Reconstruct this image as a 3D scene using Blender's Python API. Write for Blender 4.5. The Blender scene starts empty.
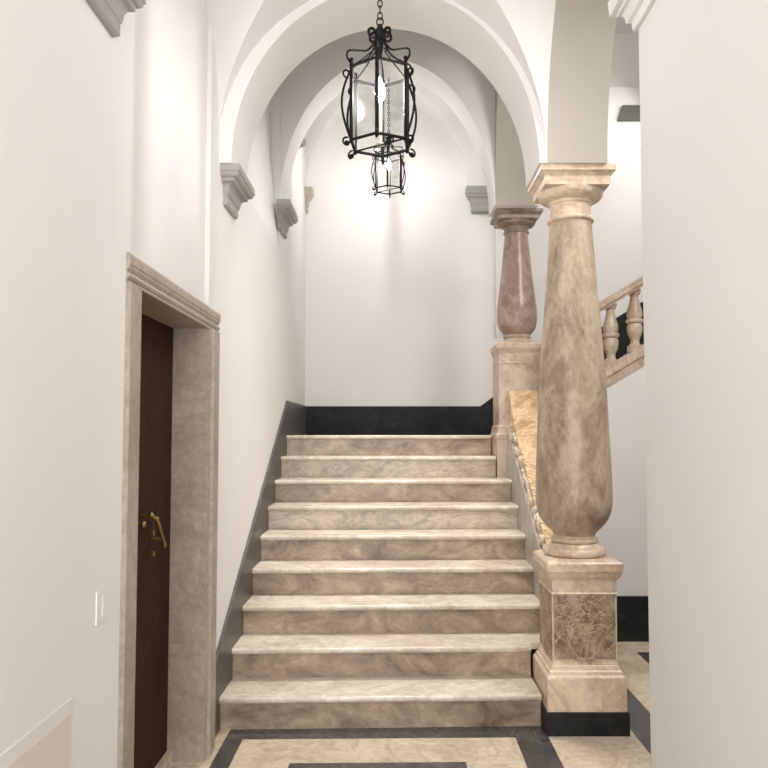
import bpy, bmesh, math, random
from mathutils import Vector, Matrix
random.seed(7)
PI = math.pi
sc = bpy.context.scene
COL = sc.collection

# ------------------------------------------------------------------ materials
def nodes(name):
    m = bpy.data.materials.new(name); m.use_nodes = True
    nt = m.node_tree; b = nt.nodes['Principled BSDF']
    return m, nt, b
def N(nt, t, **kw):
    n = nt.nodes.new(t)
    for k, v in kw.items():
        if k in n.inputs: n.inputs[k].default_value = v
        else: setattr(n, k, v)
    return n
def L(nt, a, b): nt.links.new(a, b)
def ramp(nt, fac, stops):
    r = nt.nodes.new('ShaderNodeValToRGB'); e = r.color_ramp.elements
    while len(e) < len(stops): e.new(0.5)
    for i, (p, c) in enumerate(stops):
        e[i].position = p; e[i].color = (c[0], c[1], c[2], 1)
    L(nt, fac, r.inputs['Fac']); return r.outputs['Color']
def mixc(nt, fac, a, b, mode='MIX'):
    n = nt.nodes.new('ShaderNodeMix'); n.data_type = 'RGBA'; n.blend_type = mode
    if isinstance(fac, (int, float)): n.inputs[0].default_value = fac
    else: L(nt, fac, n.inputs[0])
    for s, v in ((6, a), (7, b)):
        if isinstance(v, tuple): n.inputs[s].default_value = (v[0], v[1], v[2], 1)
        else: L(nt, v, n.inputs[s])
    return n.outputs[2]
def simple(name, col, rough=0.5, metal=0.0):
    m, nt, b = nodes(name)
    b.inputs['Base Color'].default_value = (*col, 1); b.inputs['Roughness'].default_value = rough
    b.inputs['Metallic'].default_value = metal
    return m
def plaster(name, col, var=0.03):
    m, nt, b = nodes(name)
    tc = N(nt, 'ShaderNodeTexCoord')
    n = N(nt, 'ShaderNodeTexNoise', Scale=1.3, Detail=4.0); L(nt, tc.outputs['Object'], n.inputs['Vector'])
    c2 = tuple(x * (1 - var) for x in col)
    L(nt, ramp(nt, n.outputs['Fac'], [(0.35, c2), (0.65, col)]), b.inputs['Base Color'])
    f = N(nt, 'ShaderNodeTexNoise', Scale=60.0, Detail=3.0); L(nt, tc.outputs['Object'], f.inputs['Vector'])
    bp = N(nt, 'ShaderNodeBump', Strength=0.04, Distance=0.01); L(nt, f.outputs['Fac'], bp.inputs['Height'])
    L(nt, bp.outputs['Normal'], b.inputs['Normal'])
    b.inputs['Roughness'].default_value = 0.75
    return m
def marble(name, base, stain, vein, scale=3.0, stretch=(1, 1, 1), rough=0.3, vein_amt=0.6, stain_rng=(0.42, 0.68), fine=None, bump=0.0, vscale=2.2):
    m, nt, b = nodes(name)
    tc = N(nt, 'ShaderNodeTexCoord'); mp = N(nt, 'ShaderNodeMapping'); mp.inputs['Scale'].default_value = stretch
    L(nt, tc.outputs['Object'], mp.inputs['Vector'])
    n1 = N(nt, 'ShaderNodeTexNoise', Scale=scale, Detail=8.0, Roughness=0.65, Distortion=0.8)
    L(nt, mp.outputs[0], n1.inputs['Vector'])
    c = ramp(nt, n1.outputs['Fac'], [(stain_rng[0], base), (stain_rng[1], stain)])
    # fine mottling
    n3 = N(nt, 'ShaderNodeTexNoise', Scale=scale * 9, Detail=6.0, Roughness=0.7); L(nt, mp.outputs[0], n3.inputs['Vector'])
    g = ramp(nt, n3.outputs['Fac'], [(0.3, (0.70, 0.675, 0.65)), (0.7, (1.1, 1.1, 1.1))])
    c = mixc(nt, 0.8, c, g, 'MULTIPLY')
    # veins: ridged noise
    n2 = N(nt, 'ShaderNodeTexNoise', Scale=vscale, Detail=7.0, Roughness=0.6, Distortion=1.6); L(nt, mp.outputs[0], n2.inputs['Vector'])
    ma = N(nt, 'ShaderNodeMath', operation='SUBTRACT'); L(nt, n2.outputs['Fac'], ma.inputs[0]); ma.inputs[1].default_value = 0.5
    ab = N(nt, 'ShaderNodeMath', operation='ABSOLUTE'); L(nt, ma.outputs[0], ab.inputs[0])
    vf = ramp(nt, ab.outputs[0], [(0.0, (vein_amt,) * 3), (0.035, (0, 0, 0))])
    c = mixc(nt, vf, c, vein)
    if fine:
        n4 = N(nt, 'ShaderNodeTexNoise', Scale=scale * 3, Detail=5.0, Roughness=0.75, Distortion=0.5); L(nt, mp.outputs[0], n4.inputs['Vector'])
        f4 = ramp(nt, n4.outputs['Fac'], [(0.55, (0, 0, 0)), (0.7, (0.75,) * 3)])
        c = mixc(nt, f4, c, fine)
    L(nt, c, b.inputs['Base Color'])
    b.inputs['Roughness'].default_value = rough
    if bump:
        bp = N(nt, 'ShaderNodeBump', Strength=bump, Distance=0.02); L(nt, n3.outputs['Fac'], bp.inputs['Height']); L(nt, bp.outputs['Normal'], b.inputs['Normal'])
    return m

M = {}
M['wall'] = plaster('white plaster', (0.80, 0.79, 0.778))
M['vault'] = plaster('vault plaster', (0.76, 0.75, 0.745))
M['arch_shade'] = plaster('arch plaster with painted shade', (0.44, 0.41, 0.36), 0.08)  # soffit shade put into the colour of the white arcade arches
M['corbel'] = plaster('grey painted stucco', (0.36, 0.35, 0.34), 0.10)
M['corbel_tan'] = plaster('tan stucco', (0.52, 0.48, 0.38), 0.06)
M['tread'] = marble('tread marble', (0.72, 0.655, 0.55), (0.45, 0.375, 0.285), (0.30, 0.26, 0.21), 2.6, (0.9, 1.2, 1.0), 0.25, 0.3, (0.40, 0.74))
M['riser'] = marble('riser marble', (0.52, 0.42, 0.305), (0.15, 0.10, 0.06), (0.2, 0.16, 0.12), 4.0, (0.9, 1.0, 1.5), 0.35, 0.3, (0.36, 0.68))
M['riser_pale'] = marble('pale riser marble', (0.62, 0.54, 0.43), (0.30, 0.22, 0.15), (0.22, 0.2, 0.18), 4.0, (0.8, 1.0, 1.6), 0.35, 0.5, (0.42, 0.75))
M['frame'] = marble('door frame marble', (0.44, 0.385, 0.315), (0.33, 0.285, 0.225), (0.17, 0.155, 0.13), 3.5, (1, 1, 0.8), 0.4, 0.28, (0.4, 0.75))
M['shaft1'] = marble('column marble', (0.54, 0.425, 0.305), (0.24, 0.165, 0.105), (0.60, 0.50, 0.39), 5.5, (1, 1, 0.6), 0.42, 0.3, (0.40, 0.66), fine=(0.52, 0.44, 0.36))
M['shaft2'] = marble('reddish column marble', (0.36, 0.25, 0.20), (0.24, 0.16, 0.13), (0.5, 0.4, 0.34), 3.5, (1, 1, 0.7), 0.3, 0.35, (0.4, 0.66), fine=(0.52, 0.40, 0.33))
M['cream'] = marble('cream marble', (0.76, 0.61, 0.46), (0.48, 0.34, 0.22), (0.36, 0.2, 0.14), 3.5, (1, 1, 1), 0.3, 0.4, (0.48, 0.75))
M['pale'] = marble('pale carved marble', (0.74, 0.66, 0.54), (0.50, 0.40, 0.29), (0.4, 0.3, 0.2), 6.0, (1, 1, 1), 0.4, 0.3, (0.45, 0.7))
M['carve'] = marble('brownish carved marble', (0.60, 0.46, 0.32), (0.36, 0.25, 0.16), (0.2, 0.13, 0.08), 9.0, (1, 1, 1), 0.5, 0.4, (0.4, 0.65))
M['ochre'] = marble('ochre marble', (0.60, 0.42, 0.24), (0.38, 0.23, 0.11), (0.75, 0.6, 0.42), 6.0, (1, 1, 1), 0.35, 0.55, (0.42, 0.66), fine=(0.72, 0.55, 0.36))
M['pink'] = marble('pinkish marble', (0.61, 0.485, 0.37), (0.38, 0.265, 0.18), (0.66, 0.55, 0.45), 4.0, (1, 1, 1), 0.35, 0.5, (0.42, 0.68))
M['relief'] = marble('carved marble', (0.52, 0.40, 0.28), (0.20, 0.13, 0.08), (0.14, 0.09, 0.06), 12.0, (1, 1, 1), 0.5, 0.5, (0.42, 0.62), bump=0.5)
M['dcap'] = marble('dark capital marble', (0.30, 0.22, 0.17), (0.13, 0.10, 0.08), (0.4, 0.32, 0.26), 5.0, (1, 1, 1), 0.4, 0.4, (0.42, 0.66))
M['grey'] = marble('grey stringer marble', (0.50, 0.46, 0.42), (0.33, 0.30, 0.27), (0.22, 0.2, 0.2), 3.0, (1, 1, 1), 0.4, 0.5, (0.4, 0.7))
M['skirt'] = marble('dark slate skirting', (0.020, 0.021, 0.022), (0.011, 0.011, 0.012), (0.05, 0.05, 0.05), 4.0, (1, 1, 1), 0.4, 0.25, (0.4, 0.7))
_b = M['skirt'].node_tree.nodes['Principled BSDF']; _b.inputs['Roughness'].default_value = 0.55; _b.inputs['Specular IOR Level'].default_value = 0.2
M['skirt_l'] = marble('grey slate skirting', (0.088, 0.087, 0.085), (0.055, 0.054, 0.053), (0.13, 0.13, 0.13), 3.0, (1, 1, 1), 0.4, 0.25, (0.4, 0.7))
M['fdark'] = marble('dark floor marble', (0.075, 0.072, 0.072), (0.045, 0.043, 0.043), (0.16, 0.155, 0.15), 3.0, (1, 1, 1), 0.2, 0.3, (0.4, 0.7))
M['flight'] = marble('light floor marble', (0.66, 0.56, 0.43), (0.46, 0.37, 0.26), (0.34, 0.28, 0.21), 3.0, (1, 1, 1), 0.2, 0.5, (0.42, 0.72))
M['iron'] = simple('wrought iron', (0.006, 0.006, 0.006), 0.6, 0.0)
M['iron'].node_tree.nodes['Principled BSDF'].inputs['Specular IOR Level'].default_value = 0.15
M['brass'] = simple('brass', (0.42, 0.29, 0.11), 0.4, 1.0)
M['paint'] = simple('cream painted metal', (0.72, 0.68, 0.60), 0.4)
M['plastic'] = simple('white plastic', (0.78, 0.76, 0.73), 0.35)
M['gap'] = simple('dark keyhole', (0.05, 0.045, 0.04), 0.8)  # plain dark colour of the keyhole disc
M['darkgrille'] = simple('dark grey panel', (0.10, 0.095, 0.085), 0.7)
M['candle'] = simple('ivory candle tube', (0.75, 0.72, 0.64), 0.5)
def wood():
    m, nt, b = nodes('dark walnut')
    tc = N(nt, 'ShaderNodeTexCoord'); mp = N(nt, 'ShaderNodeMapping'); mp.inputs['Scale'].default_value = (9, 9, 0.9)
    L(nt, tc.outputs['Object'], mp.inputs['Vector'])
    n = N(nt, 'ShaderNodeTexNoise', Scale=4.0, Detail=6.0, Distortion=0.6); L(nt, mp.outputs[0], n.inputs['Vector'])
    L(nt, ramp(nt, n.outputs['Fac'], [(0.3, (0.022, 0.006, 0.003)), (0.7, (0.045, 0.012, 0.005))]), b.inputs['Base Color'])
    b.inputs['Roughness'].default_value = 0.6; b.inputs['Specular IOR Level'].default_value = 0.15
    return m
M['wood'] = wood()
M['inlay'] = simple('wood inlay line', (0.028, 0.010, 0.004), 0.7)
def bulb(strength):
    m, nt, b = nodes('glowing bulb')
    b.inputs['Base Color'].default_value = (1, 1, 1, 1)
    b.inputs['Emission Color'].default_value = (1.0, 0.975, 0.94, 1); b.inputs['Emission Strength'].default_value = strength
    return m
M['bulb'] = bulb(480.0); M['bulb2'] = bulb(540.0)
def lglass():
    m = bpy.data.materials.new('lantern glass'); m.use_nodes = True; nt = m.node_tree
    nt.nodes.clear()
    o = N(nt, 'ShaderNodeOutputMaterial'); t = N(nt, 'ShaderNodeBsdfTransparent'); g = N(nt, 'ShaderNodeBsdfGlossy', Roughness=0.08)
    tc = N(nt, 'ShaderNodeTexCoord'); n = N(nt, 'ShaderNodeTexNoise', Scale=9.0, Detail=2.0, Distortion=1.5); L(nt, tc.outputs['Object'], n.inputs['Vector'])
    L(nt, ramp(nt, n.outputs['Fac'], [(0.35, (0.88, 0.89, 0.88)), (0.62, (1, 1, 1))]), t.inputs['Color'])
    fr = N(nt, 'ShaderNodeFresnel', IOR=1.12)
    mx = N(nt, 'ShaderNodeMixShader'); L(nt, fr.outputs[0], mx.inputs[0]); L(nt, t.outputs[0], mx.inputs[1]); L(nt, g.outputs[0], mx.inputs[2])
    L(nt, mx.outputs[0], o.inputs['Surface'])
    return m
M['glass'] = lglass()

# ------------------------------------------------------------------ mesh helpers (world coordinates)
class B:
    def __init__(s): s.v = []; s.f = []; s.mi = []
    def add(s, vs, fs, mi=0):
        o = len(s.v); s.v += [tuple(v) for v in vs]
        for f in fs: s.f.append([i + o for i in f]); s.mi.append(mi)
        return s
    def box(s, x0, x1, y0, y1, z0, z1, mi=0):
        vs = [(x0,y0,z0),(x1,y0,z0),(x1,y1,z0),(x0,y1,z0),(x0,y0,z1),(x1,y0,z1),(x1,y1,z1),(x0,y1,z1)]
        return s.add(vs, [(0,3,2,1),(4,5,6,7),(0,1,5,4),(1,2,6,5),(2,3,7,6),(3,0,4,7)], mi)
    def prism(s, poly, axis, a, b, mi=0):
        """extrude a 2D polygon along an axis from a to b; poly is (p,q): x:(y,z) y:(x,z) z:(x,y)"""
        def P(p, q, t): return {'x': (t, p, q), 'y': (p, t, q), 'z': (p, q, t)}[axis]
        n = len(poly); vs = [P(p, q, a) for p, q in poly] + [P(p, q, b) for p, q in poly]
        fs = [tuple(range(n)), tuple(range(2*n-1, n-1, -1))] + [(i, i+n, (i+1) % n + n, (i+1) % n) for i in range(n)]
        return s.add(vs, fs, mi)
    def lathe(s, cx, cy, prof, n=48, mi=0):
        """prof: list of (z, r) upward"""
        vs = []; fs = []
        for z, r in prof:
            for k in range(n):
                a = 2*PI*k/n; vs.append((cx + r*math.cos(a), cy + r*math.sin(a), z))
        for i in range(len(prof)-1):
            for k in range(n):
                fs.append((i*n+k, i*n+(k+1) % n, (i+1)*n+(k+1) % n, (i+1)*n+k))
        fs.append(tuple(range(n-1, -1, -1))); m = (len(prof)-1)*n; fs.append(tuple(range(m, m+n)))
        return s.add(vs, fs, mi)
    def rings(s, x0, x1, y0, y1, prof, mi=0):
        """rectangular moulding: prof list of (z, offset) upward"""
        vs = []; fs = []
        for z, o in prof:
            vs += [(x0-o, y0-o, z), (x1+o, y0-o, z), (x1+o, y1+o, z), (x0-o, y1+o, z)]
        for i in range(len(prof)-1):
            for k in range(4): fs.append((i*4+k, i*4+(k+1) % 4, (i+1)*4+(k+1) % 4, (i+1)*4+k))
        fs.append((3, 2, 1, 0)); m = (len(prof)-1)*4; fs.append((m, m+1, m+2, m+3))
        return s.add(vs, fs, mi)
    def tube(s, pts, r, n=8, mi=0, closed=False):
        pts = [Vector(p) for p in pts]; R = r if isinstance(r, (list, tuple)) else [r]*len(pts)
        m = len(pts); vs = []; fs = []; up = None
        for i, p in enumerate(pts):
            a = pts[(i-1) % m] if (i > 0 or closed) else p; c = pts[(i+1) % m] if (i < m-1 or closed) else p
            t = (c-a).normalized()
            if up is None: up = Vector((0,0,1)) if abs(t.z) < .9 else Vector((1,0,0))
            u = (up - t*up.dot(t)).normalized(); w = t.cross(u); up = u
            for k in range(n):
                q = 2*PI*k/n; vs.append(p + (u*math.cos(q)+w*math.sin(q))*R[i])
        for i in range(m if closed else m-1):
            j = (i+1) % m
            for k in range(n): fs.append((i*n+k, i*n+(k+1) % n, j*n+(k+1) % n, j*n+k))
        if not closed: fs.append(tuple(range(n-1, -1, -1))); fs.append(tuple(range((m-1)*n, m*n)))
        return s.add(vs, fs, mi)
    def blob(s, c, rx, ry, rz, rot=None, n=8, m=5, mi=0):
        vs = []; fs = []; c = Vector(c)
        for i in range(m+1):
            th = PI*i/m
            for k in range(n):
                a = 2*PI*k/n; p = Vector((rx*math.sin(th)*math.cos(a), ry*math.sin(th)*math.sin(a), rz*math.cos(th)))
                if rot: p = rot @ p
                vs.append(c+p)
        for i in range(m):
            for k in range(n): fs.append((i*n+k, (i+1)*n+k, (i+1)*n+(k+1) % n, i*n+(k+1) % n))
        return s.add(vs, fs, mi)
    def shear(s, k):
        s.v = [(x, y + k*x, z) for x, y, z in s.v]; return s
    def build(s, name, mat, parent=None, smooth=None, bevel=0.0, recalc=True):
        me = bpy.data.meshes.new(name); o0 = parent_loc(parent)
        me.from_pydata([(x-o0[0], y-o0[1], z-o0[2]) for x, y, z in s.v], [], s.f)
        for m in (mat if isinstance(mat, list) else [mat]): me.materials.append(m)
        for p, i in zip(me.polygons, s.mi): p.material_index = i
        bm = bmesh.new(); bm.from_mesh(me)
        bmesh.ops.remove_doubles(bm, verts=bm.verts, dist=1e-6)
        if recalc: bmesh.ops.recalc_face_normals(bm, faces=bm.faces)
        if bevel:
            es = [e for e in bm.edges if len(e.link_faces) == 2 and e.calc_face_angle(0) > 0.6]
            bmesh.ops.bevel(bm, geom=es, offset=bevel, segments=2, affect='EDGES', profile=0.5, clamp_overlap=True)
        if smooth is not None:
            for f in bm.faces: f.smooth = True
            for e in bm.edges:
                if len(e.link_faces) == 2 and e.calc_face_angle(0) > smooth: e.smooth = False
        bm.to_mesh(me); bm.free()
        o = bpy.data.objects.new(name, me); COL.objects.link(o)
        if parent: o.parent = parent
        return o
def parent_loc(p):
    v = Vector((0, 0, 0))
    while p: v += Vector(p.location); p = p.parent
    return v
def thing(name, label, cat, loc, group=None):
    o = bpy.data.objects.new(name, None); COL.objects.link(o); o.location = loc; o.empty_display_size = .1
    o['label'] = label; o['category'] = cat; o['kind'] = 'thing'
    if group: o['group'] = group
    return o
def tag(o, label, cat, group=None):
    o['label'] = label; o['category'] = cat; o['kind'] = 'thing'
    if group: o['group'] = group
    return o
STRUCT = {}
def struct(o, label=None, cat=None):
    o['kind'] = 'structure'
    o['label'] = label; o['category'] = cat
    return o

# ------------------------------------------------------------------ key dimensions
XL = -0.91            # wall beside the stair
XN = -0.876           # wall before the doorway
XR = 0.78             # inner face of the arcade / near pier
YB = 7.49             # wall behind the landing
H_, T_, Y0 = 0.165, 0.2825, 3.91
SP1 = 2.894           # springing of the first arch
SK = 0.03             # the flight runs slightly askew

# ------------------------------------------------------------------ floor
def floor():
    b = B(); s = lambda: None
    xs = [-1.3, -0.84, -0.752, -0.485, 0.32, 0.59, 0.755, 1.19, 1.365, 1.65, 3.2]
    ys = [-3.2, 1.2, 1.33, 1.6, 3.505, 3.775, 3.905, 5.2, 5.5, 7.6]
    for i in range(len(xs)-1):
        for j in range(len(ys)-1):
            x = (xs[i]+xs[i+1])/2; y = (ys[j]+ys[j+1])/2; dark = 0
            if x < 0.755:
                if -0.84 < x < -0.752 and y < 3.905: dark = 1
                if 0.59 < x < 0.755 and y < 3.905: dark = 1
                if 3.775 < y < 3.905 and x > -0.84: dark = 1
                if y > 3.905: dark = 1
                if -0.485 < x < 0.32 and 1.6 < y < 3.505: dark = 1
                if 1.2 < y < 1.33 and -0.84 < x: dark = 1
            else:
                if 1.19 < x < 1.365: dark = 1
                if x > 1.65 and 1.6 < y < 5.2: dark = 1
            k = SK*0.6
            q = [(xs[i], ys[j]), (xs[i+1], ys[j]), (xs[i+1], ys[j+1]), (xs[i], ys[j+1])]
            b.add([(px, py + k*px, 0) for px, py in q], [(0, 1, 2, 3)], dark)
    o = b.build('floor', [M['flight'], M['fdark']], recalc=False)
    struct(o, 'pale marble floor inlaid with dark stone bands before the stair', 'floor')
floor()

# ------------------------------------------------------------------ walls
TOP = 5.6
b = B()
b.box(XL-.3, XN, -3.2, 2.45, 0, TOP)
b.box(-1.05-.3, -1.05, 2.45, 3.62, 0, 2.05)
b.box(-1.25, XL-.022, 2.45, 3.62, 2.03, TOP)
b.box(XL-.3, XL, 3.62, 4.2, 0, TOP)
b.box(XL-.3, XL, 4.2, 5.78, 0, 2.95)
b.box(XL-.3, XL, 5.78, YB+.2, 0, TOP)
# upper wall between the two arches leans back as it rises
nz = 12; vs = []; fs = []
for i in range(nz+1):
    z = 2.95 + (4.2-2.95)*i/nz; x = XL - 0.085*math.sin(PI/2*i/nz)
    vs += [(x, 4.15, z), (x, 5.82, z)]
vs += [(XL-.085, 4.15, TOP), (XL-.085, 5.82, TOP)]
for i in range(nz+1): fs.append((2*i, 2*i+1, 2*i+3, 2*i+2))
b.add(vs, fs)
struct(b.build('wall_left', M['wall'], bevel=0.0, smooth=0.5), 'tall white plaster wall along the stair with the marble doorway', 'wall')
b = B(); b.box(XL-.3, 3.2, YB, YB+.2, 0, TOP)
struct(b.build('wall_back', M['wall']), 'white plaster wall behind the stair landing', 'wall')
b = B(); b.box(XR, XR+.34, -3.2, 2.354, 0, TOP)
struct(b.build('wall_right', M['wall'], bevel=0.006), 'plain white pier wall facing the door', 'wall')
# passage walls
b = B(); b.box(3.0, 3.2, .4, YB, 0, TOP); b.box(XR+.34, 3.0, .4, .6, 0, TOP)
struct(b.build('wall_passage', M['wall']), 'white wall of the side passage', 'wall')
# white wall carrying the second flight, stepped on top
top = []
x = 1.3; z = 1.485
while x < 3.0:
    top.append((x, z + H_)); top.append((min(x+T_, 3.0), z + H_)); x += T_; z += H_
prof = [(1.3, 0), (3.0, 0)] + top[::-1]
b = B(); b.prism([(1.14, 0), (3.0, 0), (3.0, 1.87+.60*1.4), (1.14, 1.87-.6*.46)], 'y', 5.52, 5.66)
b.prism(prof, 'y', 5.66, YB)
struct(b.build('wall_under_stair', M['wall']), 'white wall under the second flight beyond the column', 'wall')
b = B(); b.box(1.2, 3.0, 5.49, 5.52, 0.0, 0.32)
struct(b.build('baseboard_passage', M['skirt']), 'black stone skirting at the foot of the passage wall', 'skirting')

# ------------------------------------------------------------------ arches and vaults
def arch_poly(x0, x1, zt, c, hw, zs, rise, n=40, zl=None, zr=None):
    """region above an arch opening in (p,z): outer rectangle x0..x1 up to zt"""
    zl = zs if zl is None else zl; zr = zs if zr is None else zr
    pts = [(x0, zt), (x0, zl)]
    if x0 < c-hw - 1e-6: pts.append((c-hw, zl))
    if zl < zs-1e-6: pts.append((c-hw, zs))
    for i in range(n+1):
        a = PI - PI*i/n
        if i in (0, n) and pts and abs(pts[-1][0]-(c+hw*math.cos(a))) < 1e-6 and abs(pts[-1][1]-(zs+rise*math.sin(a))) < 1e-6: continue
        pts.append((c+hw*math.cos(a), zs+rise*math.sin(a)))
    if zr < zs-1e-6: pts.append((c+hw, zr))
    if x1 > c+hw + 1e-6: pts.append((x1, zr))
    pts.append((x1, zt))
    return pts
def strip_arch(b, x0, x1, zt, c, hw, zs, rise, axis, a0, a1, zl=None, zr=None, n=40):
    """arched wall as quads (clean shading): front, back, soffit, outer"""
    pl = arch_poly(x0, x1, zt, c, hw, zs, rise, n, zl, zr)
    low = pl[1:-1]
    P = (lambda p, q, t: (p, t, q)) if axis == 'y' else (lambda p, q, t: (t, p, q))
    vs = []; fs = []; m = len(low)
    for t in (a0, a1):
        vs += [P(p, q, t) for p, q in low] + [P(p, zt, t) for p, q in low]
    for i in range(m-1):
        fs.append((i, i+1, m+i+1, m+i)); fs.append((2*m+i, 3*m+i, 3*m+i+1, 2*m+i+1))
        fs.append((i, 2*m+i, 2*m+i+1, i+1))
    fs.append((0, m, 3*m, 2*m)); fs.append((m-1, 3*m-1, 4*m-1, 2*m-1))
    b.add(vs, fs)
def groin(name, x0, x1, y0, y1, zs, R, label, n=28):
    b = B(); cx, cy = (x0+x1)/2, (y0+y1)/2; hx, hy = (x1-x0)/2, (y1-y0)/2
    g = [PI*i/n for i in range(n+1)]
    vs = [(cx-hx*math.cos(u), cy-hy*math.cos(v), zs+R*max(math.sin(u), math.sin(v))) for u in g for v in g]
    fs = []
    for i in range(n):
        for j in range(n):
            a, c, d, e = i*(n+1)+j, (i+1)*(n+1)+j, (i+1)*(n+1)+j+1, i*(n+1)+j+1
            if (i < n/2) == (j < n/2): fs += [(a, c, d), (a, d, e)]
            else: fs += [(a, c, e), (c, d, e)]
    b.add(vs, fs)
    o = b.build(name, M['vault'], smooth=0.30)
    struct(o, label, 'vault'); return o
Y1a, Y1b = 3.80, 4.20
Y2a, Y2b = 5.80, 6.12
b = B(); strip_arch(b, -1.1, 1.09, 5.2, -0.055, 0.795, SP1, 0.93, 'y', Y1a, Y1b)
struct(b.build('trim_1', M['vault'], smooth=0.5, bevel=0.0), 'wide white arch springing from the foremost column', 'arch')
b = B(); strip_arch(b, -1.1, 1.12, TOP, -0.072, 0.842, 3.287, 1.18, 'y', Y2a, Y2b)
struct(b.build('trim_2', M['vault'], smooth=0.5), 'second white arch over the upper end of the stair', 'arch')
b = B(); strip_arch(b, -1.1, 1.09, 5.2, -0.065, 0.80, SP1, 0.93, 'y', 1.90, 2.354)
struct(b.build('trim_3', M['vault'], smooth=0.5), 'white arch over the near end of the hall', 'arch')
# arcade walls: pier - first column - second column
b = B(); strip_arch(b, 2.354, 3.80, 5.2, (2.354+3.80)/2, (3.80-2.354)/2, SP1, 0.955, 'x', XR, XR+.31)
struct(b.build('trim_4', M['arch_shade'], smooth=0.5), 'white arch from the pier to the foremost column', 'arch')
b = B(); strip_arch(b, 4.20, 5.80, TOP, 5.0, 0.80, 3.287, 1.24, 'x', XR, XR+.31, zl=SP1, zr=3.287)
struct(b.build('trim_5', M['arch_shade'], smooth=0.5), 'white arch between the two columns', 'arch')
b = B(); strip_arch(b, Y2b, YB, TOP, (Y2b+YB)/2, (YB-Y2b)/2, 3.95, 0.9, 'x', 0.72, 0.98)
struct(b.build('trim_6', M['vault'], smooth=0.5), 'white arch running to the wall behind the landing', 'arch')
groin('ceiling_1', XL-.022, XR, 2.354, Y1a, SP1, 0.955, 'groin vault over the large lantern')
def barrel(name, x0, x1, y0, y1, zs, R, label, n=36):
    b = B(); cx, hx = (x0+x1)/2, (x1-x0)/2; vs = []
    for i in range(n+1):
        a = PI*i/n
        vs += [(cx-hx*math.cos(a), y0, zs+R*math.sin(a)), (cx-hx*math.cos(a), y1, zs+R*math.sin(a))]
    b.add(vs, [(2*i, 2*i+1, 2*i+3, 2*i+2) for i in range(n)])
    struct(b.build(name, M['vault'], smooth=.6), label, 'vault')
barrel('ceiling_2', XL-.085, XR, Y1b-.02, Y2a+.02, 4.45, .70, 'plain barrel vault over the stair')
groin('ceiling_3', XL, 0.745, Y2b, YB, 3.95, 0.90, 'groin vault over the landing')
b = B(); b.box(-1.2, 1.1, -3.2, 1.95, 3.95, 4.1)
struct(b.build('ceiling_4', M['vault']), 'white ceiling of the entrance hall', 'ceiling')
b = B(); b.box(-1.2, 3.2, -3.2 if 0 else 0.4, YB+.2, TOP, TOP+.1)
struct(b.build('ceiling_5', M['vault']), 'high white ceiling over the passage and second flight', 'ceiling')
# thickened upper wall over the second flight (slanting lower edge)
b = B(); b.prism([(1.0, 2.45), (1.96, 3.71), (2.44, 4.34), (3.0, 4.9), (3.0, 5.0), (1.0, 5.0)], 'y', 7.42, YB)
struct(b.build('trim_7', M['wall']), 'slanting raised plaster edge high over the second flight', 'trim')
b = B(); b.prism([(2.235, 4.645), (2.75, 4.645), (2.75, 4.80), (2.28, 4.80)], 'y', 7.39, 7.42)
tag(b.build('wall_grille', M['darkgrille']), 'small dark grey panel set high on the wall above the balustrade', 'panel')

# ------------------------------------------------------------------ skirting
def nos(y): return H_ + (H_/T_)*(y-(Y0-.02))
b = B(); off = .255
pl = [(3.665, 0), (7.49, 0), (7.49, 1.485+.285)]
yk = Y0-.02 + (1.485+.285-off-H_)*T_/H_
pl += [(yk, 1.485+.285), (3.665, nos(3.665)+off)]
b.prism(pl, 'x', XL, XL+.018)
struct(b.build('baseboard_left', M['skirt_l']), 'dark grey stone skirting climbing beside the steps', 'skirting')
b = B()
b.prism([(XL+.018, 1.40), (1.12, 1.40), (3.0, 1.40+1.88*.584), (3.0, 3.14), (1.3, 2.10), (.84, 1.77), (XL+.018, 1.77)], 'y', YB-.018, YB)
struct(b.build('baseboard_back', M['skirt']), 'black stone skirting along the landing and up the second flight', 'skirting')

# ------------------------------------------------------------------ staircase
stair = thing('staircase', 'broad straight marble staircase of nine worn cream steps', 'staircase', (0, Y0, 0))
XS0 = XL+.018
def tread_prof(yf, yb, zt):
    t = .036; r = .014
    p = [(yb, zt), (yf+r, zt)]
    for i in range(1, 5):
        a = PI/2 + PI/2*i/4; p.append((yf+r+r*math.cos(a), zt-r+r*math.sin(a)))
    for i in range(0, 4):
        a = PI + PI/2*(i+1)/4; p.append((yf+r+r*math.cos(a), zt-t+r+.004+r*math.sin(a)))
    p += [(yf+r+.006, zt-t+.004), (yb, zt-t+.004)]
    return p
for k in range(1, 10):
    yr = Y0+(k-1)*T_; zt = k*H_
    yb = yr+T_ if k < 9 else 6.36
    xr = {1: .744, 2: .744, 8: .782, 9: .782}.get(k, .862)
    b = B(); b.prism(tread_prof(yr-.028, yb+.0, zt), 'x', XS0, xr)
    if k == 2: b.box(.744, .862, 4.23, yb, zt-.032, zt)
    if k == 7: b = B(); b.prism(tread_prof(yr-.028, yb, zt), 'x', XS0, .862)
    b.shear(SK); b.build('tread', M['tread'], stair, smooth=0.6)
    b = B(); b.box(XS0, xr, yr, yr+.03 if k < 9 else yr+.03, zt-H_, zt-.0322)
    if k == 3: pass
    b.shear(SK); b.build('riser', M['riser_pale'] if k in (6, 8) else M['riser'], stair)
b = B(); b.prism([(XS0, 6.36), (.782, 6.36), (.782, 6.29), (1.3, 6.29), (1.3, YB), (XS0, YB)], 'z', 1.40, 1.485)
b.box(.80, 1.12, 5.9, 6.28, .02, 1.153)
struct(b.build('floor_landing', M['tread']), 'marble landing at the head of the stair', 'landing')

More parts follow.
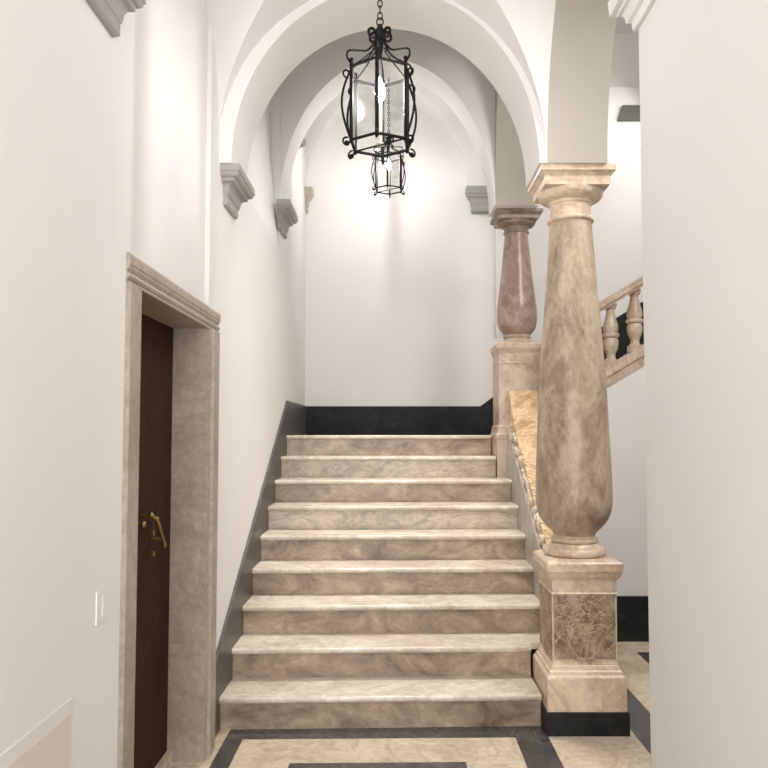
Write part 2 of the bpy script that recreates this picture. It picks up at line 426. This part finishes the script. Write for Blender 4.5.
# ------------------------------------------------------------------ door
door = bpy.data.objects.new('door_1', None); COL.objects.link(door); door.location = (-1.0, 3.02, 0)
struct(door, 'dark brown wooden door set deep in a grey marble frame', 'door')
YA, YBD, YC, YD = 2.41, 2.565, 3.50, 3.662
ZT = 1.992; XF = -.862
# jamb mouldings seen in plan (x,y)
def jamb(ya, yb, inner_far):
    # outer band raised, inner fillet
    if not inner_far:   # near jamb: inner edge at yb
        p = [(-1.2, ya), (XF-.012, ya), (XF, ya+.012), (XF, yb-.05), (XF-.012, yb-.042), (XF-.012, yb-.018), (XF-.014, yb-.010), (XF-.014, yb), (-1.2, yb)]
    else:
        p = [(-1.2, yb), (XF-.012, yb), (XF, yb-.012), (XF, ya+.05), (XF-.012, ya+.042), (XF-.012, ya+.018), (XF-.014, ya+.010), (XF-.014, ya), (-1.2, ya)]
    return p
b = B(); b.prism(jamb(YA, YBD, False), 'z', 0, ZT+.0); o = b.build('jamb', M['frame'], door)
b = B(); b.prism(jamb(YC, YD, True), 'z', 0, ZT+.0); b.build('jamb', M['frame'], door)
b = B(); b.prism([(-1.2, ZT), (XF-.012, ZT), (XF-.012, ZT+.010), (XF-.006, ZT+.014), (XF-.002, ZT+.022), (XF-.006, ZT+.030), (XF-.012, ZT+.034), (XF-.010, ZT+.040), (XF-.004, ZT+.048), (XF-.004, ZT+.056), (XF, ZT+.060), (XF, ZT+.088), (XF-.008, ZT+.098), (-1.0, ZT+.102)], 'y', YA, YD)
b.build('lintel', M['frame'], door, smooth=0.5)
leaf = B().box(-1.09, -1.045, YBD-.01, YC+.0, .03, ZT).build('door_leaf', M['wood'], door)
b = B()
for z in (0.55, 1.02, 1.5):   # lozenge inlay lines
    for a_, c_ in (((2.62, z+.22), (3.02, z-.08)), ((3.42, z+.22), (3.02, z-.08))):
        b.tube([(-1.0445, a_[0], a_[1]), (-1.0445, c_[0], c_[1])], .002, 4)
b.build('inlay', M['inlay'], leaf)
hd = bpy.data.objects.new('tmp', None)
b = B()
b.tube([(-1.045, 3.09, 1.165), (-1.00, 3.09, 1.168)], .007, 10)
b.tube([(-1.0, 3.085, 1.168), (-.995, 3.14, 1.142), (-.995, 3.16, 1.125), (-.995, 3.235, 1.045), (-.992, 3.25, 1.02)], [.006, .006, .009, .006, .008], 8)
b.blob((-1.0, 3.085, 1.168), .010, .010, .010); b.blob((-.995, 3.14, 1.145), .011, .011, .011); b.blob((-.995, 3.25, 1.022), .010, .010, .014)
b.tube([(-1.045, 3.235, 1.05), (-1.0, 3.235, 1.05)], .008, 8)
b.build('door_handle', M['brass'], door, smooth=0.8)
b = B(); b.tube([(-1.045, 3.03, 1.135), (-1.02, 3.03, 1.135)], .010, 12); b.blob((-1.012, 3.03, 1.135), .010, .014, .014, n=12, m=8); b.build('door_knob', M['brass'], door, smooth=0.8)
b = B(); b.tube([(-1.045, 3.235, 1.075), (-1.036, 3.235, 1.075)], .013, 14); b.tube([(-1.045, 3.245, .985), (-1.036, 3.245, .985)], .012, 12); b.build('lock', M['brass'], door, smooth=0.8)
b = B(); b.box(-1.05, -1.02, YBD, YC, 0, .055); b.box(-1.02, XF-.02, YBD, YC, 0, .004)
b.build('threshold', M['flight'], door)

# ------------------------------------------------------------------ corbels
def corbel(label, x0, x1, y0, y1, z0, z1, mat='corbel', proj=.10, clamp=(-9, 99)):
    h = z1-z0; base = .022; e = proj-base
    prof = [(0, base*.6), (.05, base), (.26, base), (.28, base+.06*e), (.34, base+.10*e)]
    for i in range(6):
        a = PI/2*i/5; prof.append((.36+.22*math.sin(a)*1.0, base+.12*e+.38*e*(1-math.cos(a))))
    prof += [(.60, base+.58*e), (.66, base+.58*e)]
    for i in range(5):
        a = PI/2*i/4; prof.append((.68+.12*(1-math.cos(a)), base+.62*e+.30*e*math.sin(a)))
    prof += [(.82, base+e), (1.0, base+e)]
    b = B(); b.rings(x0, x1, y0, y1, [(z0+p*h, o) for p, o in prof])
    b.v = [(max(x, clamp[0]), min(y, clamp[1]), z) for x, y, z in b.v]
    o = b.build('corbel', M[mat], smooth=0.5)
    return tag(o, label, 'corbel', None)
CW = XL; CL = (XL-.004, 99)
corbel('grey moulded corbel on the wall just beyond the door frame, under the wide first arch', CW, XL, 3.91, 4.14, 2.70, SP1, proj=.10, clamp=CL)
corbel('grey moulded corbel high over the steps, under the second arch, smaller in view', CW, XL, 5.74, 6.02, 3.08, 3.287, proj=.10, clamp=CL)
corbel('grey moulded corbel cut by the top of the photo, over the wall with the switch', XN-.004, XN, 1.9, 2.24, 2.72, SP1, proj=.08, clamp=(XN-.004, 99))
corbel('narrow grey corbel seen edge-on beyond the second arch, against the bright landing vault', CW, XL+.0, 6.16, 6.34, 3.86, 4.06, proj=.12, clamp=CL)
corbel('small tan corbel in the corner of the landing wall', CW, XL, 7.42, YB, 3.72, 3.95, 'corbel_tan', .08, clamp=(XL, YB))
corbel('wide pale corbel facing out from the landing wall, beside the dark capital', .78, .98, 7.42, YB, 3.72, 3.96, 'corbel', .08, clamp=(-9, YB))
corbel('tiny grey corbel peeping past the edge of the second arch, over the dark capital', .765, .98, 6.145, 6.34, 3.76, 3.952, 'corbel', .03)
# moulding wrapping the top of the plain pier
b = B(); pr_ = [(2.80, .012), (2.83, .016), (2.835, .028)] + [(2.84+.03*math.sin(a), .03+.02*(1-math.cos(a))) for a in [k*PI/10 for k in range(6)]] + [(2.875, .054), (2.88, .07), (2.93, .075)]
vs = []
for z, o in pr_: vs += [(XR-o, 1.9, z), (XR-o, 2.354+o, z), (XR+.31, 2.354+o, z)]
n = len(pr_); zz = (2.80, 2.93)
fs = []
for i in range(n-1):
    for k in range(2): fs.append((3*i+k, 3*i+k+1, 3*i+k+4, 3*i+k+3))
o_ = len(vs)
for z in zz: vs += [(XR-.001, 1.9, z), (XR-.001, 2.355, z), (XR+.31, 2.355, z)]
fs += [(0, 1, o_+1, o_), (1, 2, o_+2, o_+1), (3*n-3, 3*n-2, o_+4, o_+3), (3*n-2, 3*n-1, o_+5, o_+4)]
fs += [tuple(range(0, 3*n, 3))+(o_+3, o_), tuple(range(2, 3*n, 3))+(o_+5, o_+2)]
b.add(vs, fs)
tag(b.build('corbel', M['wall'], smooth=.5), 'white moulded corbel wrapping the top of the plain pier', 'corbel')

# ------------------------------------------------------------------ columns
def smoothp(pts, n=6):
    """Catmull-Rom through (z,r)"""
    out = []
    for i in range(len(pts)-1):
        p0, p1, p2, p3 = pts[max(i-1, 0)], pts[i], pts[i+1], pts[min(i+2, len(pts)-1)]
        for k in range(n):
            t = k/n
            out.append(tuple(.5*((2*p1[j])+(-p0[j]+p2[j])*t+(2*p0[j]-5*p1[j]+4*p2[j]-p3[j])*t*t+(-p0[j]+3*p1[j]-3*p2[j]+p3[j])*t**3) for j in (0, 1)))
    out.append(pts[-1]); return out
def torus_prof(z0, z1, r, bulge, n=6):
    return [(z0+(z1-z0)*(1-math.cos(PI*i/n))/2, r+bulge*math.sin(PI*i/n)) for i in range(n+1)]
CX1, CY1 = .945, 4.01
c1 = thing('marble_column', 'large bulbous beige marble column on a carved pedestal at the foot of the stair', 'column', (CX1, CY1, 0))
ped = B(); px0, px1, py0, py1 = CX1-.178, CX1+.194, CY1-.19, CY1+.19
ped.rings(px0, px1, py0, py1, [(.115, .012), (.275, .012), (.283, .008), (.29, 0.0), (.305, -.004), (.312, -.012), (.33, -.017), (.335, -.021), (.35, -.024), (.685, -.022), (.69, -.017), (.695, -.022), (.75, -.022), (.762, -.018)])
pedestal = ped.build('pedestal', M['cream'], c1, bevel=0.0)
cap = B(); cap.rings(px0, px1, py0, py1, [(.762, -.018), (.772, -.008), (.782, -.004), (.795, .000), (.805, .006), (.842, .006), (.850, .0), (.862, -.03)])
cap.build('pedestal_cap', M['cream'], c1)
pl = B(); pl.rings(px0, px1, py0, py1, [(0, .022), (.108, .022), (.115, .018)]); pl.build('plinth', M['skirt'], c1)
# carved relief: an urn of foliage on the front, the same on the side facing the steps
RC = (px0+px1)/2
rel = B(); fy = py0+.0212; fx = px0+.0212
def relief(put):
    rs = random.Random(3)
    for i in range(330):
        z = .44 + rs.random()**.8*.235; t = (z-.44)/.235
        u = (rs.random()*2-1)*(.055 + .075*min(1, t*2.2))
        s_ = .004+.004*rs.random()
        put.append((u, z, s_, s_*(.9+1.3*rs.random()), rs.random()*PI))
    for i in range(70):
        sgn = rs.choice((-1, 1)); z = .385+rs.random()*.29; u = sgn*(.128+.02*math.sin(z*60)); put.append((u, z, .005, .009, rs.random()*PI))
    for i in range(22):
        a = PI*i/21; put.append((.085*math.cos(a), .45-.085*math.sin(a), .005, .009, a))
    for i in range(9): put.append((-.04+.08*i/8, .36, .007, .007, 0))
items = []; relief(items)
for u, z, a, c, r in items:
    R = Matrix.Rotation(r, 3, 'Y'); rel.blob((RC+u, fy+.001, z), a, .0065, c, R, 7, 4)
for u, z, a, c, r in items:
    R = Matrix.Rotation(r, 3, 'X'); rel.blob((fx+.001, CY1+u, z), .0045, a, c, R, 6, 4)
# two scrolls at the foot
for s_ in (-1, 1):
    pts = [(RC+s_*(.012+.022*math.cos(a)*(1-a/9)+.016), fy-.002, .355+.018*math.sin(a)*(1-a/9)) for a in [i*.5 for i in range(14)]]
    rel.tube(pts, .0045, 6)
    pts = [(RC+s_*(.09-.055*(i/8)**1.6), fy-.001, .47-.10*(i/8)) for i in range(9)]
    rel.tube(pts, .005, 6)
rel.build('carved_relief', M['carve'], pedestal, smooth=1.0)
b = B(); b.box(RC-.155, RC+.155, fy-.0015, fy+.01, .365, .682); b.box(fx-.0015, fx+.01, CY1-.155, CY1+.155, .365, .682)
b.build('carved_ground', M['relief'], pedestal)
import types
Z1 = lambda y: None
sh = [(.966, .106), (.985, .118), (1.005, .14), (1.032, .163), (1.065, .182), (1.12, .197), (1.20, .1995), (1.33, .196), (1.52, .187), (1.69, .179), (1.88, .168), (2.07, .153), (2.32, .133), (2.58, .115), (2.635, .112)]
B().lathe(CX1, CY1, smoothp(sh), 56).build('shaft', M['shaft1'], c1, smooth=0.7)
bp = [(.855, .15)] + torus_prof(.862, .905, .148, .016) + [(.907, .138), (.915, .130), (.925, .122)] + torus_prof(.928, .955, .112, .012) + [(.966, .106)]
B().lathe(CX1, CY1, bp, 48).build('column_base', M['cream'], c1, smooth=0.6)
cp = torus_prof(2.632, 2.66, .112, .014) + [(2.662, .108), (2.725, .108), (2.73, .116), (2.742, .116), (2.745, .122)]
for i in range(6): a = PI/2*i/5; cp.append((2.748+.047*(1-math.cos(a)) , .126+.05*math.sin(a)))
capt = B().lathe(CX1, CY1, cp, 48).build('capital', M['cream'], c1, smooth=0.6)
B().rings(CX1-.17, CX1+.17, CY1-.17, CY1+.17, [(2.795, 0), (2.842, 0.0), (2.845, .004), (2.853, .008), (2.86, .018), (2.864, .025), (SP1, .025)]).build('abacus', M['cream'], capt)

CX2, CY2 = .985, 6.07
c2 = thing('marble_column', 'smaller reddish marble column with a dark capital at the head of the stair', 'column', (CX2, CY2, 1.155))
q0, q1, r0, r1 = CX2-.175, CX2+.175, CY2-.18, CY2+.18
b = B(); b.rings(q0, q1, r0, r1, [(1.155, .018), (1.455, .018), (1.462, .022), (1.49, .026), (1.50, .018), (1.53, .012), (1.555, .010), (1.565, 0), (2.05, 0), (2.052, .004), (2.06, .004), (2.062, 0), (2.13, 0)])
b.build('pedestal', M['pink'], c2)
b = B(); b.rings(q0, q1, r0, r1, [(2.13, 0), (2.145, .004), (2.16, .012), (2.175, .018), (2.205, .018), (2.215, .01), (2.225, -.03)])
b.build('pedestal_cap', M['pink'], c2)
sh = [(2.295, .108), (2.315, .122), (2.345, .145), (2.39, .158), (2.45, .162), (2.54, .157), (2.66, .141), (2.80, .126), (2.95, .111), (3.08, .098), (3.13, .094)]
B().lathe(CX2, CY2, smoothp(sh), 48).build('shaft', M['shaft2'], c2, smooth=0.7)
B().lathe(CX2, CY2, [(2.215, .12)] + torus_prof(2.222, 2.25, .112, .012) + [(2.255, .106), (2.268, .103)] + torus_prof(2.27, 2.295, .104, .01), 40).build('column_base', M['pink'], c2, smooth=0.6)
cp = torus_prof(3.125, 3.145, .096, .010) + [(3.148, .098), (3.175, .098), (3.18, .106)]
for i in range(6): a = PI/2*i/5; cp.append((3.185+.035*(1-math.cos(a)), .112+.045*math.sin(a)))
capt = B().lathe(CX2, CY2, cp, 40).build('capital', M['dcap'], c2, smooth=0.6)
B().rings(CX2-.16, CX2+.155, CY2-.165, CY2+.165, [(3.22, 0), (3.245, 0), (3.25, .008), (3.258, .02), (3.264, .03), (3.287, .03)]).build('abacus', M['dcap'], capt)

# ------------------------------------------------------------------ sloping parapet between the pedestals
par = thing('stair_parapet', 'low sloping marble parapet with carved scroll edge between the two column pedestals', 'parapet', (.98, 5.0, .6))
ya, yb_ = 4.226, 5.86
def ln(y, o): return nos(y)+o
b = B(); b.prism([(ya, 0), (yb_, 0), (yb_, ln(yb_, .24)), (ya, ln(ya, .24))], 'x', .864, 1.10); b.build('stringer', M['grey'], par)
sw_ = [(5.25+(yb_-5.25)*k/10, ln(5.25+(yb_-5.25)*k/10, .36)+.16*(k/10)**2.6) for k in range(11)]
b = B(); b.prism([(ya, ln(ya, .24)), (yb_, ln(yb_, .24))] + sw_[::-1] + [(ya, ln(ya, .36))], 'x', .884, 1.10); b.build('rail', M['ochre'], par)
b = B(); rs = random.Random(5); n = 24
for i in range(n):
    y = ya+.06+(yb_-ya-.2)*i/(n-1); z = ln(y, .30+.03*rs.uniform(-1, 1))
    R = Matrix.Rotation(rs.uniform(0, PI), 3, 'X')
    b.blob((.880, y, z), .014, .022+.014*rs.random(), .034+.016*rs.random(), R, 8, 6)
    if i % 3 == 1:
        pts = [(.868, y+(.035*math.cos(a))*(1-a/9), z+(.035*math.sin(a))*(1-a/9)) for a in [k*.55 for k in range(13)]]
        b.tube(pts, .006, 6)
    b.blob((.892+.006*rs.random(), y+.03, ln(y+.03, .36)), .010, .018, .010, None, 6, 4)
b.build('carved_edge', M['pale'], par, smooth=1.0)

# ------------------------------------------------------------------ balustrade of the second flight
bal = thing('balustrade', 'brown marble balustrade climbing the second flight behind the plain pier', 'balustrade', (1.6, 5.5, 1.9))
SL = .60
def bz(x, z0): return z0 + SL*(x-1.6)
xa, xb = 1.16, 2.9
def slanted(x0, x1, prof, mat, name):
    """prof (y,z) loop carried along the slope"""
    b = B(); n = len(prof)
    vs = [(x0, y, bz(x0, z)) for y, z in prof] + [(x1, y, bz(x1, z)) for y, z in prof]
    b.add(vs, [tuple(range(n)), tuple(range(2*n-1, n-1, -1))] + [(i, i+n, (i+1) % n+n, (i+1) % n) for i in range(n)])
    return b.build(name, mat, bal, smooth=0.5)
yc = 5.58
slanted(xa, xb, [(yc-.07, 2.45), (yc-.075, 2.465), (yc-.09, 2.475), (yc-.09, 2.50), (yc-.08, 2.515), (yc-.03, 2.53), (yc+.03, 2.53), (yc+.08, 2.515), (yc+.09, 2.50), (yc+.09, 2.475), (yc+.07, 2.45)], M['pink'], 'handrail')
slanted(xa, xb, [(yc-.07, 1.865), (yc-.07, 1.93), (yc-.085, 1.94), (yc-.085, 1.96), (yc-.075, 1.975), (yc-.06, 1.985), (yc-.06, 2.015), (yc+.06, 2.015), (yc+.085, 1.96), (yc+.085, 1.865)], M['pink'], 'base_rail')
x = 1.60-3*.181+.181
for i in range(6):
    x = 1.605+(i-2)*.181
    if x < 1.2: continue
    zb, zt_ = bz(x, 2.0), bz(x, 2.455); h = zt_-zb
    pr_ = [(-.02, .045), (.0, .045), (.09, .045), (.10, .034), (.14, .025), (.20, .027), (.28, .040), (.36, .046), (.42, .044), (.46, .038), (.47, .048), (.50, .052), (.53, .048), (.54, .038), (.60, .046), (.68, .044), (.78, .032), (.88, .024), (.93, .026), (.94, .034), (1.02, .04)]
    b = B(); b.lathe(x, yc, [(zb+h*t, r*1.25) for t, r in pr_], 20)
    b.build('baluster', M['pink'], bal, smooth=0.7)

# ------------------------------------------------------------------ wall fittings
sw = thing('light_switch', 'white square light switch on the wall beside the marble door frame', 'light switch', (XN, 2.26, .985))
plate = B().box(XN, XN+.004, 2.215, 2.30, .94, 1.035).build('switch_plate', M['plastic'], sw, bevel=.001)
B().box(XN+.004, XN+.006, 2.255, 2.283, .957, 1.017).build('rocker', M['plastic'], sw, bevel=.0006)
ht = thing('meter_cabinet', 'cream metal meter cabinet door low on the wall before the doorway', 'cabinet', (XN, 1.6, .4))
fr = B(); fr.box(XN, XN+.005, 1.2, 2.055, .02, .79); fr.build('cabinet_frame', M['plastic'], ht, bevel=.001)
dr = B().box(XN+.005, XN+.008, 1.24, 2.04, .04, .755).build('cabinet_door', M['paint'], ht, bevel=.001)
b = B(); b.tube([(XN+.008, 1.75, .69), (XN+.010, 1.75, .69)], .009, 12); b.build('keyhole', M['gap'], dr)

# ------------------------------------------------------------------ lanterns
LX = -.067
def lantern(LY, dz, chain_top, label, mb):
    zb = 2.693+dz; zt_ = 3.0+dz; zc = 2.93+dz
    t = thing('hanging_lantern', label, 'lantern', (LX, LY, zb), 'wrought iron hall lanterns')
    R0 = .128
    ang = [-PI/2-.07+i*PI/3 for i in range(6)]
    def P(a, r, z): return (LX+r*math.cos(a), LY+r*math.sin(a), z)
    for nm, z in (('top_ring', zt_), ('bottom_ring', zb)):
        b = B()
        for i in range(6): b.tube([P(ang[i], R0, z), P(ang[(i+1) % 6], R0, z)], .0068, 6)
        b.build(nm, M['iron'], t, smooth=0.8)
    for a in ang:
        b = B(); b.tube([P(a, R0, zb-.012), P(a, R0, zt_+.02)], .0078, 8); b.blob(P(a, R0, zt_+.026), .010, .010, .010)
        b.build('corner_bar', M['iron'], t, smooth=0.8)
        # bowed outer bar with curled ends
        b = B(); pts = []
        for k in range(17):
            s_ = k/16; pts.append(P(a, R0+.006+.036*math.sin(PI*s_)**1.0*(1 if s_ > .0 else 0), zb+.01+(zt_-zb-.03)*s_))
        b.tube(pts, .0047, 6)
        for zz, sg in ((zb-.012, -1), (zt_-.035, 1)):
            cur = [P(a, R0+.020+.016*math.cos(u)*(1-u/8), zz+sg*.016*math.sin(u)*(1-u/8)) for u in [PI-k*.5 for k in range(-1, 11)]]
            b.tube(cur, .0042, 6)
        b.blob(P(a, R0+.022, zb-.014), .008, .008, .008)
        b.build('side_scroll', M['iron'], t, smooth=0.8)
        # S scroll of the dome
        ctrl = [(R0, zt_+.01), (R0+.020, zt_+.035), (R0+.012, zt_+.062), (R0-.03, zt_+.072), (R0-.07, zt_+.082), (.03, zt_+.115), (.012, zt_+.15)]
        b = B(); b.tube([P(a, r, z) for r, z in smoothp(ctrl, 4)], .0045, 6)
        b.tube([P(a, R0-.005, zt_), P(a, R0-.06, zt_+.05), P(a, .02, zt_+.10)], .0035, 5)
        b.build('dome_scroll', M['iron'], t, smooth=0.8)
        c = B(); cur = [P(a, .034+.018*math.cos(u)*(1-u/9), zt_+.165+.020*math.sin(u)*(1-u/9)) for u in [PI-k*.5 for k in range(0, 12)]]
        c.tube(cur, .006, 6); c.build('crown_scroll', M['iron'], t, smooth=0.8)
    b = B(); b.lathe(LX, LY, smoothp([(zt_+.06, .006), (zt_+.10, .013), (zt_+.14, .018), (zt_+.17, .022), (zt_+.19, .014), (zt_+.205, .008)], 3), 14); b.build('finial', M['iron'], t, smooth=0.8)
    for i in range(6):
        p, q = P(ang[i], R0-.004, zb), P(ang[(i+1) % 6], R0-.004, zb)
        b = B(); b.add([p, q, (q[0], q[1], zt_), (p[0], p[1], zt_)], [(0, 1, 2, 3)]); b.build('glass_pane', M['glass'], t, recalc=False)
    b = B()
    b.tube([P(ang[1], R0, zb), P(ang[4], R0, zb)], .004, 6); b.build('crossbar', M['iron'], t)
    b = B(); b.lathe(LX, LY, [(zb, .02), (zb+.006, .02), (zb+.01, .010), (zc-.055, .010)], 14); b.build('candle_tube', M['candle'], t, smooth=0.6)
    b = B(); b.lathe(LX, LY, [(zc-.055, .005), (zc-.045, .014), (zc-.02, .022), (zc+.005, .020), (zc+.03, .010), (zc+.05, .002)], 10); b.build('bulb', M[mb], t, smooth=2)
    # chain
    b = B(); z = zt_+.205; i = 0; ll = .034
    b.tube([(LX+.014*math.cos(u), LY, z+.012+.018*math.sin(u)) for u in [k*PI/6 for k in range(12)]], .003, 6, closed=True); z += .02
    while z < chain_top:
        a = (i % 2)*PI/2
        pts = []
        for k in range(12):
            u = k*PI/6; w = .0095*math.cos(u); pts.append((LX+w*math.cos(a), LY+w*math.sin(a), z+ll/2+ (ll/2)*math.sin(u)))
        b.tube(pts, .0026, 6, closed=True); z += ll-.007; i += 1
    b.build('chain', M['iron'], t, smooth=0.9)
    return t
lantern(3.05, 0, SP1+.955-.02, 'large six-sided wrought iron lantern on a chain before the foot of the stair', 'bulb')
lantern(6.75, 1.03, 3.95+.90-.02, 'smaller-looking wrought iron lantern over the landing, seen just beneath the large one', 'bulb2')

# ------------------------------------------------------------------ light
w = bpy.data.worlds.new('World'); sc.world = w; w.use_nodes = True
w.node_tree.nodes['Background'].inputs['Color'].default_value = (1.0, 0.97, 0.93, 1)
w.node_tree.nodes['Background'].inputs['Strength'].default_value = 0.8
def area(name, loc, target, size, power, col=(1, .97, .93)):
    l = bpy.data.lights.new(name, 'AREA'); l.shape = 'SQUARE'; l.size = size; l.energy = power; l.color = col
    o = bpy.data.objects.new(name, l); COL.objects.link(o); o.location = loc
    o.rotation_euler = (Vector(target)-Vector(loc)).to_track_quat('-Z', 'Y').to_euler()
    return o
area('hall_fill', (-.06, -.6, 3.8), (-.06, 1.2, 0.6), 1.2, 30)  # added fill above and behind the camera, no fixture there
o = area('entrance_fill', (-.06, -3.1, 1.3), (-.06, 5, 1.3), 1.6, 142, (1, .985, .96)); o.data.shape = 'RECTANGLE'; o.data.size_y = 2.4  # added fill panel behind the camera, brightens the lower walls
area('passage_fill', (2.2, 2.6, 4.2), (1.7, 5.5, .9), .8, 60)  # added unseen fill that brightens the wall under the second flight
o = area('stair_fill', (-.06, 5.0, 5.05), (-.06, 5.0, 0), .8, 24); o.data.spread = math.radians(62)  # added fill hidden above the first arch, lifts treads and stair walls
area('upper_flight_fill', (2.7, 6.7, 4.6), (-.9, 6.6, 2.2), .9, 15)  # added out-of-view fill to brighten the landing

# ------------------------------------------------------------------ camera
cam = bpy.data.cameras.new('camera'); co = bpy.data.objects.new('camera', cam); COL.objects.link(co)
co.location = (0, 0, 1.5); co.rotation_euler = (math.radians(90+2.93), 0, 0)
cam.sensor_width = 36; cam.lens = 36*750/768; cam.shift_x = -12/768; cam.shift_y = 11/768; cam.clip_start = .05
sc.camera = co
sc.view_settings.view_transform = 'Standard'; sc.view_settings.look = 'None'; sc.view_settings.exposure = 0.08
